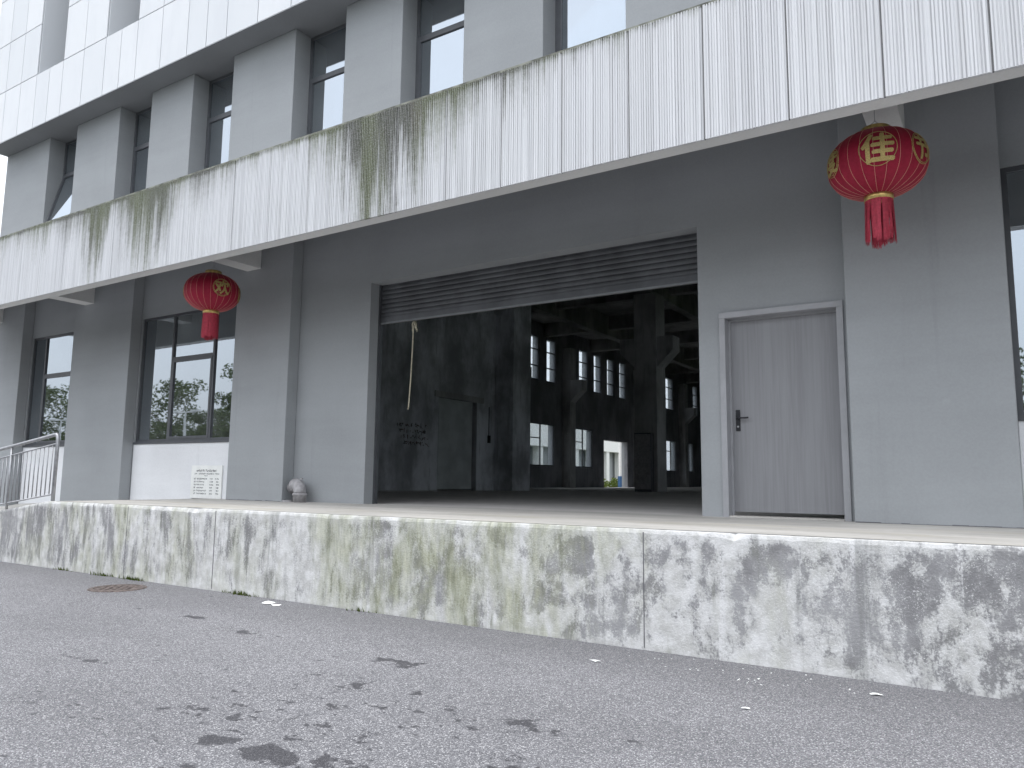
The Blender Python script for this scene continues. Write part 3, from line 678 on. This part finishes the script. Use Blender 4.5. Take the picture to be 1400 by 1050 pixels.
# ------------------------------------------------------------------ lanterns
def text_mesh(ch):
    c = bpy.data.curves.new('glyph', 'FONT'); c.body = ch; c.size = 1.0
    o = bpy.data.objects.new('glyph', c); COL.objects.link(o); bpy.context.view_layer.update()
    me = bpy.data.meshes.new_from_object(o.evaluated_get(bpy.context.evaluated_depsgraph_get()))
    bpy.data.objects.remove(o); bpy.data.curves.remove(c)
    bm = bmesh.new(); bm.from_mesh(me); bpy.data.meshes.remove(me)
    for ax_ in (0, 1):                       # slice into small cells so that the print can follow the curved silk
        for q in range(-4, 24):
            pl_ = Vector((0, 0, 0)); pl_[ax_] = q*0.07; nn_ = Vector((0, 0, 0)); nn_[ax_] = 1
            bmesh.ops.bisect_plane(bm, geom=bm.verts[:]+bm.edges[:]+bm.faces[:], plane_co=pl_, plane_no=nn_)
    bmesh.ops.triangulate(bm, faces=bm.faces)
    xs_ = [v.co.x for v in bm.verts]; ys_ = [v.co.y for v in bm.verts]
    cx, cy_ = (min(xs_)+max(xs_))/2, (min(ys_)+max(ys_))/2
    for v in bm.verts: v.co.x -= cx; v.co.y -= cy_
    return bm
LR, LH, LN = 0.470, 0.334, 24
def lan_r(z):                                   # radius of the silk at height z (relative to the centre)
    t = max(-1, min(1, z/LH*0.965)); return LR*(1-abs(t)**2.35)**0.5
def lantern(cx, cy_, cz, emblems, label, top, rotz=0.0, ragged=False):
    t = empty('red_lantern', (cx, cy_, cz), label=label, cat='lantern', group='festive lanterns hung under the canopy')
    bm = bmn(); seg_ = LN*6; zs = [-LH*math.cos(math.pi*i/22)*1.0 for i in range(23)]; zs = [z for z in zs if lan_r(z) > 0.115]
    rings = []
    for z in zs:
        r = lan_r(z); ring = []
        for k in range(seg_):
            a = 2*math.pi*k/seg_; sc_al = 1 - 0.018*abs(math.sin(a*LN/2 + rotz*LN/2))*0.9 if False else 1 - 0.02*(1-abs(math.cos((a-rotz)*LN/2)))
            ring.append(bm.verts.new((cx+r*sc_al*math.cos(a), cy_+r*sc_al*math.sin(a), cz+z)))
        rings.append(ring)
    for A, B in zip(rings, rings[1:]):
        for k in range(seg_): bm.faces.new((A[k], A[(k+1) % seg_], B[(k+1) % seg_], B[k]))
    body = obj('silk_body', bm, 'lantern', t, smooth=True)
    for k in range(LN):
        a = rotz + 2*math.pi*k/LN; bm = bmn()
        tube(bm, [(cx+(lan_r(z)+0.001)*math.cos(a), cy_+(lan_r(z)+0.001)*math.sin(a), cz+z) for z in zs], 0.0019, 5); obj('rib', bm, 'thread', body, smooth=True)
    zt, zb_ = zs[-1], zs[0]
    bm = bmn(); lathe(bm, (cx, cy_), [(0.122, cz+zt-0.01), (0.140, cz+zt), (0.144, cz+zt+0.048), (0.138, cz+zt+0.054), (0.13, cz+zt+0.048), (0.12, cz+zt)], 36); obj('top_band', bm, 'gold', t, smooth=True)
    bm = bmn(); lathe(bm, (cx, cy_), [(0.122, cz+zb_+0.01), (0.138, cz+zb_), (0.138, cz+zb_-0.053), (0.126, cz+zb_-0.055), (0.116, cz+zb_)], 36); obj('bottom_band', bm, 'gold', t, smooth=True)
    # fringe: strands gathered in locks
    rl = random.Random(int(abs(cx)*100)); bm = bmn(); z0 = cz+zb_-0.03
    for i in range(900):
        a = rl.uniform(0, 2*math.pi); lock = math.floor(a/0.42)
        lr = random.Random(lock*7+int(abs(cx)*10)); da = lr.uniform(-.16, .16); ln = lr.uniform(0.42, 0.46) + rl.uniform(-.07, .03)
        ac = (lock+0.5)*0.42
        def pt(fr, pinch):
            aa = a + (ac-a)*pinch + da*fr*(1 if ragged else .3); rr = 0.130*(1+0.10*fr) + rl.uniform(-.012, .006)
            return Vector((cx+rr*math.cos(aa), cy_+rr*math.sin(aa), z0-ln*fr))
        pc = (0.55 if lr.random() < 0.4 and ragged else 0.12)
        pts = [pt(0, 0), pt(.35, pc*.7), pt(.6, pc), pt(1, pc*0.4)]
        wv = Vector((-math.sin(a), math.cos(a), 0))*0.002
        vv = [(bm.verts.new(p-wv), bm.verts.new(p+wv)) for p in pts]
        for A, B in zip(vv, vv[1:]): bm.faces.new((A[0], A[1], B[1], B[0]))
    obj('tassel_fringe', bm, 'tassel', t)
    # suspension
    bm = bmn()
    for a in (0.4, 0.4+math.pi): tube(bm, [(cx+0.13*math.cos(a), cy_+0.13*math.sin(a), cz+zt+0.03), (cx, cy_, min(top, cz+zt+0.14))], 0.003, 5)
    tube(bm, [(cx, cy_, min(top, cz+zt+0.14)-0.005), (cx, cy_, top)], 0.003, 5)
    obj('hanging_wire', bm, 'steel', t)
    for (ang, zc, size, ch, ring) in emblems:
        bm = text_mesh(ch); base_f = bm.faces[:]
        for q, (ox, oy) in enumerate(((0.03, 0.0), (-0.03, 0.0), (0.0, 0.03), (0.0, -0.03), (0.022, 0.022), (-0.022, -0.022))):   # brush weight
            dv = [e for e in bmesh.ops.duplicate(bm, geom=base_f)['geom'] if isinstance(e, bmesh.types.BMVert)]
            for v in dv: v.co.x += ox; v.co.y += oy; v.co.z += 0.0004*(q+1)
        for v in bm.verts:
            z = zc + (v.co.y - 0.12*v.co.x*0)*size; r = lan_r(z) + 0.007 + v.co.z; a = ang + v.co.x*size/LR
            v.co = Vector((cx+r*math.cos(a), cy_+r*math.sin(a), cz+z))
        obj('gold_character', bm, 'gold_print', body)
        for rr in ring:
            bm = bmn(); pts = []
            for k in range(49):
                q = 2*math.pi*k/48; z = zc + math.sin(q)*size*rr; a = ang + math.cos(q)*size*rr/LR; r = lan_r(z)+0.004
                pts.append((cx+r*math.cos(a), cy_+r*math.sin(a), cz+z))
            tube(bm, pts, 0.0035, 5, cap=False); obj('medallion_ring', bm, 'gold_print', body)
    return t
view = lambda x, y: math.atan2(-y, -x)          # direction from a lantern towards the camera
L1 = (-0.896, 8.30, 4.745); L2 = (-11.68, 8.30, 4.75)
v1, v2 = view(*L1[:2]), view(*L2[:2])
lantern(*L1, [(v1+0.03, 0.0, 0.31, '佳', (0.56,)), (v1-1.12, 0.01, 0.246, '度', (0.58, 0.5)), (v1+1.06, 0.02, 0.255, '节', (0.57, 0.62)), (v1+math.pi, 0.02, 0.29, '欢', (0.57,))],
        'red silk lantern with large gold character hanging near the grey door', ZSF+0.005, 0.05, True)
lantern(*L2, [(v2+0.34, 0.015, 0.255, '欢', (0.55, 0.6)), (v2+1.5, 0.0, 0.28, '度', (0.57,)), (v2+math.pi, 0.02, 0.29, '节', (0.57,)), (v2-1.9, 0.02, 0.29, '佳', (0.57,))],
        'red silk lantern hanging before the dark three-pane window', ZSF+0.005, 0.11, False)

# ------------------------------------------------------------------ handrail on the ramp
rail = empty('ramp_handrail', (-13.33, YD+0.06, ZF), label='steel tube handrail with thin balusters along the ramp', cat='railing')
YR = YD+0.09; XA, XB = -13.33, -20.4
def zr(x): return -0.122*(XA - x)
bm = bmn()
pts = [(XA, YR, ZF-0.02), (XA, YR, ZF+1.02), (XA-0.015, YR, ZF+1.075), (XA-0.05, YR, ZF+1.105), (XA-0.11, YR, ZF+1.11+zr(XA-0.11))] + [(XB, YR, ZF+1.115+zr(XB))]
tube(bm, pts, 0.03, 12); obj('top_rail', bm, 'steel', rail, smooth=True)
for dz, nm in ((0.95, 'upper_bar'), (0.11, 'lower_bar')):
    bm = bmn(); tube(bm, [(XA, YR, ZF+dz), (XB, YR, ZF+dz+zr(XB))], 0.014, 8); obj(nm, bm, 'steel', rail, smooth=True)
for xx in (-14.87, -16.41, -17.95, -19.49):
    bm = bmn(); tube(bm, [(xx, YR, z_edge(xx)-0.02), (xx, YR, ZF+1.11+zr(xx))], 0.021, 10); obj('post', bm, 'steel', rail, smooth=True)
xx = XA - 0.14
while xx > XB:
    if min(abs(xx-p) for p in (-14.87, -16.41, -17.95, -19.49)) > 0.05:
        bm = bmn(); tube(bm, [(xx, YR, ZF+0.11+zr(xx)), (xx, YR, ZF+0.95+zr(xx))], 0.0095, 6); obj('baluster', bm, 'steel', rail, smooth=True)
    xx -= 0.14

# ------------------------------------------------------------------ notice board leaning on the white parapet
nb = empty('notice_board', (-13.25, YW-0.03, ZF), label='white notice board with rows of small print against the white parapet', cat='notice')
boxes('board', 'paper', nb, (-13.73, -12.77, YW-0.035, YW-0.012, ZF-0.002, 1.715), bevel=0.002)
def mark_row(name, z, h, spans):
    bm = bmn()
    for a, b_ in spans:
        x = a
        while x < b_ - h*0.4:
            wd = h*rnd.uniform(0.6, 1.0)
            for _ in range(4):
                if rnd.random() < .5: xx0 = x+rnd.uniform(0, wd*.8); box(bm, xx0, xx0+h*.16, YW-0.0362, YW-0.0352, z+h*rnd.uniform(0, .3), z+h*rnd.uniform(.6, 1))
                else: zz0 = z+h*rnd.uniform(0, .85); box(bm, x, x+wd*rnd.uniform(.6, .95), YW-0.0362, YW-0.0352, zz0, zz0+h*.16)
            x += wd*1.12
    obj(name, bm, 'ink', nb, kind='stuff')
bx0 = -13.73
mark_row('print_line', 1.585, 0.05, [(bx0+.16, bx0+.80)])
mark_row('print_line', 1.535, 0.03, [(bx0+.11, bx0+.20), (bx0+.24, bx0+.72), (bx0+.76, bx0+.88)])
mark_row('print_line', 1.50, 0.022, [(bx0+.42, bx0+.52)])
for i in range(6):
    mark_row('print_line', 1.435-i*0.058, 0.034, [(bx0+.10, bx0+.17), (bx0+.19, bx0+(.42 if i in (1, 2, 3) else .52)), (bx0+.60, bx0+.70), (bx0+.76 if i == 0 else bx0+.80, bx0+.88)])

# ------------------------------------------------------------------ drain elbow by the pillar
dp = empty('drain_pipe', (-10.33, 9.33, ZF), label='grey plastic drain elbow rising from the deck beside a pillar', cat='pipe')
px, py = -10.33, 9.32
bm = bmn(); lathe(bm, (px, py), [(0.0, ZF-0.01), (0.115, ZF-0.01), (0.115, ZF+0.115), (0.128, ZF+0.125), (0.128, ZF+0.15), (0.112, ZF+0.16), (0.0, ZF+0.16)], 28); obj('socket', bm, 'pvc', dp, smooth=True)
bm = bmn(); dirv = Vector((-0.9, 0.35, 0)).normalized(); pts = []
for i in range(10):
    a = math.pi/2*i/9*1.25; rr = 0.15
    pts.append(Vector((px, py, ZF+0.15)) + dirv*(rr*(1-math.cos(a))) + Vector((0, 0, rr*math.sin(a))))
tube(bm, pts, 0.108, 24); obj('elbow', bm, 'pvc', dp, smooth=True)
bm = bmn(); e = pts[-1]; d = (pts[-1]-pts[-2]).normalized(); tube(bm, [e-d*0.03, e+d*0.02, e+d*0.021, e+d*0.17], [0.124, 0.124, 0.1, 0.1], 24); obj('outlet', bm, 'pvc', dp, smooth=True)
bm = bmn(); box(bm, px+0.02, px+0.05, py-0.02, py+0.02, ZF+0.395, ZF+0.42); obj('vent_nub', bm, 'pvc', dp)
bm = bmn(); tube(bm, [(px-0.33, py+0.03, ZF-0.01), (px-0.33, py+0.03, ZF+0.03)], 0.1, 18); obj('floor_cap', bm, 'pvc', dp)

# ------------------------------------------------------------------ manhole, litter
mh = empty('manhole_cover', (-10.05, 5.98, 0), label='rusty round manhole cover set in the asphalt near the dock', cat='manhole')
bm = bmn(); lathe(bm, (-10.05, 5.98), [(0.29, 0.004), (0.29, 0.012), (0.345, 0.012), (0.36, 0.002)], 40); obj('rim', bm, 'rust', mh)
bm = bmn(); lathe(bm, (-10.05, 5.98), [(0.0, 0.009), (0.282, 0.009), (0.284, 0.002)], 40)
for i in range(-4, 5):
    for j in range(-4, 5):
        if i*i+j*j < 17 and (i+j) % 2 == 0: box(bm, -10.05+i*.058-.018, -10.05+i*.058+.018, 5.98+j*.058-.018, 5.98+j*.058+.018, 0.008, 0.014)
obj('cover_plate', bm, 'rust', mh)
for (lx, ly, s, lb) in ((-7.45, 6.32, 0.10, 'larger crumpled white scrap of paper lying on the road by the dock'), (-7.28, 6.27, 0.065, 'small flat white scrap of paper beside a larger scrap on the road'), (-1.53, 5.32, 0.028, 'tiny white scrap lying alone on the asphalt'),
                       (-0.85, 6.2, 0.035, 'thin white flake near the dock foot below the door pillar'), (-2.95, 5.95, 0.035, 'small pale flake on the asphalt below the roller door')):
    bm = bmn(); nn = 9; ctr = bm.verts.new((lx, ly, 0.012+s*.15)); ring = []
    for k in range(nn):
        a = 2*math.pi*k/nn; r = s*rnd.uniform(.6, 1.25); ring.append(bm.verts.new((lx+r*math.cos(a)*1.3, ly+r*.6*math.sin(a), 0.003+rnd.uniform(0, s*.3))))
    for k in range(nn): bm.faces.new((ctr, ring[k], ring[(k+1) % nn]))
    obj('paper_scrap', bm, 'paper', origin=(lx, ly, 0), label=lb, cat='litter', group='scraps of white litter on the road')
bm = bmn()
for i in range(60):
    fx = rnd.gauss(-1.75, .45); fy = rnd.uniform(5.95, 6.5); s = rnd.uniform(.004, .014)
    vv = [bm.verts.new((fx+s*rnd.uniform(.5, 1)*math.cos(a), fy+s*rnd.uniform(.5, 1)*math.sin(a), 0.003+rnd.uniform(0, .006))) for a in (0, 1.6, 3.1, 4.7)]
    bm.faces.new(vv)
obj('paint_flakes', bm, 'paper', label='scatter of fallen white paint flakes along the dock foot', cat='paint flakes', kind='stuff')
# moss tufts along the dock foot
bm = bmn()
for cx, n_ in ((-8.42, 60), (-8.2, 40), (-10.75, 110), (-11.5, 60), (-12.6, 30), (-6.2, 25)):
    for i in range(n_):
        fx = cx + rnd.gauss(0, .12); fy = YD - abs(rnd.gauss(0, .03)); h = rnd.uniform(.015, .07); a = rnd.uniform(0, 6.28); s = rnd.uniform(.004, .01)
        dx, dy = math.cos(a)*s, math.sin(a)*s
        bm.faces.new([bm.verts.new((fx-dx, fy-dy, 0)), bm.verts.new((fx+dx, fy+dy, 0)), bm.verts.new((fx+rnd.uniform(-.02, .02), fy-rnd.uniform(0, .03), h))])
obj('moss_tufts', bm, 'leaf2', label='short green moss growing along the foot of the dock wall', cat='moss', kind='stuff')

# ------------------------------------------------------------------ surroundings: seen through the hall windows and in the glass
ngh = empty('neighbour_building', (-40, 50, 0), label='white neighbouring building with dark ground floor seen through the hall doorway', cat='building')
boxes('upper_block', 'neigh', ngh, (-52, -40, 25, 95, 5.0, 9.5)); boxes('ground_block', 'grey', ngh, (-52, -41.2, 25, 95, 0, 4.999))
for yy in range(28, 95, 4): boxes('column', 'neigh', ngh, (-40.9, -40.1, yy, yy+0.8, 0, 4.999))
pl = empty('yard_post', (-27.5, 60.3, 0), label='white post with blue base outside the far hall doorway', cat='post')
bm = bmn(); tube(bm, [(-27.5, 60.3, 1.9), (-27.5, 60.3, 7)], 0.14, 10); obj('pole', bm, 'neigh', pl); bm = bmn(); tube(bm, [(-27.5, 60.3, 0), (-27.5, 60.3, 1.9)], 0.22, 10); obj('pole_base', bm, 'blue', pl)
def leaves(bm, ctr, rad, n_, size, rl):
    for i in range(n_):
        d = Vector((rl.gauss(0, 1), rl.gauss(0, 1), rl.gauss(0, 1))).normalized()*(rl.random()**0.45)
        p = Vector(ctr) + Vector((d.x*rad[0], d.y*rad[1], d.z*rad[2])); s = size*rl.uniform(.6, 1.3)
        a = Vector((rl.gauss(0, 1), rl.gauss(0, 1), rl.gauss(0, 1))).normalized(); b = a.orthogonal().normalized()
        bm.faces.new([bm.verts.new(p+a*s), bm.verts.new(p+b*s*.5), bm.verts.new(p-a*s), bm.verts.new(p-b*s*.5)])
for i in range(5):
    sx, sy = -28.4 - (i % 2)*.5, 58.0 + i*1.5
    rl = random.Random(50+i)
    sb = empty('shrub', (sx, sy, 0), label='low green shrub growing outside the far hall doorway', cat='shrub', group='shrubs outside the hall doorway')
    bm = bmn(); leaves(bm, (sx, sy, .9), (.7, .8, .85), 260, .14, rl); obj('foliage', bm, 'leaf2', sb)
    bm = bmn(); tube(bm, [(sx, sy, 0), (sx, sy, .8)], [.05, .02], 6); obj('stem', bm, 'bark', sb)
# trees across the road behind the camera (they show in the window glass)
def tree_mesh(seed, H):
    rl = random.Random(seed); crown = bmn(); tr = bmn()
    tube(tr, [(0, 0, -.05), (.05, 0, H*.25), (0, .08, H*.5), (.1, 0, H*.8)], [.2, .16, .12, .04], 8)
    for i in range(7):
        a = rl.uniform(0, 6.28); z = H*rl.uniform(.3, .6); L = H*rl.uniform(.18, .3)
        tube(tr, [(0, 0, z), (L*.5*math.cos(a), L*.5*math.sin(a), z+L*.5), (L*math.cos(a), L*math.sin(a), z+L*.8)], [.08, .05, .02], 6)
    for i in range(26):
        a = rl.uniform(0, 6.28); rr = H*.27*rl.random()**.6; z = H*rl.uniform(.38, .95); k = 1-.5*abs(z/H-.6)
        s = H*rl.uniform(.07, .13)
        leaves(crown, (rr*k*math.cos(a), rr*k*math.sin(a), z), (s, s, s*.8), 130, .16, rl)
    out = []
    for nm, b_, mt in (('trunk', tr, 'bark'), ('crown', crown, 'leaf')):
        me = bpy.data.meshes.new(nm); b_.to_mesh(me); b_.free(); me.materials.append(M[mt]); out.append(me)
    return out
TM = [tree_mesh(11, 10.5), tree_mesh(23, 9.0), tree_mesh(37, 11.5)]
rl = random.Random(5)
for i in range(20):
    tx = -112 + i*7.4 + rl.uniform(-2, 2); ty = -27 + rl.uniform(-3, 3)
    t = empty('broadleaf_tree', (tx, ty, 0), label='leafy broadleaf tree across the road, mirrored in the windows', cat='tree', group='trees across the road')
    tm = TM[i % 3]; s = rl.uniform(.8, 1.1); rz = rl.uniform(0, 6.28)
    for nm, me in zip(('trunk', 'crown'), tm): inst(nm, me, (tx, ty, 0), t, (0, 0, rz), (s, s, s))
for i, lx in enumerate((-62, -46)):
    lp = empty('street_lamp', (lx, -12.0, 0), label='twin-armed street lamp across the road, mirrored in the windows', cat='lamp', group='street lamps across the road')
    bm = bmn(); tube(bm, [(lx, -12.0, 0), (lx, -12.0, 5.7)], [.09, .06], 10); tube(bm, [(lx-1.1, -12.0, 5.75), (lx+1.1, -12.0, 5.75)], .04, 8); obj('mast', bm, 'neigh', lp)
    for s in (-1, 1):
        bm = bmn(); box(bm, lx+s*1.1-.35, lx+s*1.1+.35, -12.15, -11.85, 5.78, 5.9); obj('lamp_head', bm, 'neigh', lp)

# clipped hedge behind the far kerb
hd = empty('hedge', (-45, -23, 0), label='long tall hedge across the road, mirrored in the window glass', cat='hedge')
bm = bmn(); rl = random.Random(9)
for i in range(150): leaves(bm, (-112+i*1.0, -23+rl.uniform(-.4, .4), 2.9+rl.uniform(-.3, .4)), (1.1, 1.0, 3.1), 330, .3, rl)
obj('foliage', bm, 'leaf', hd)
bm = bmn()
for i in range(0, 150, 3): tube(bm, [(-112+i, -23, -.02), (-112+i, -23, 3.4)], [.08, .03], 5)
obj('stems', bm, 'bark', hd)
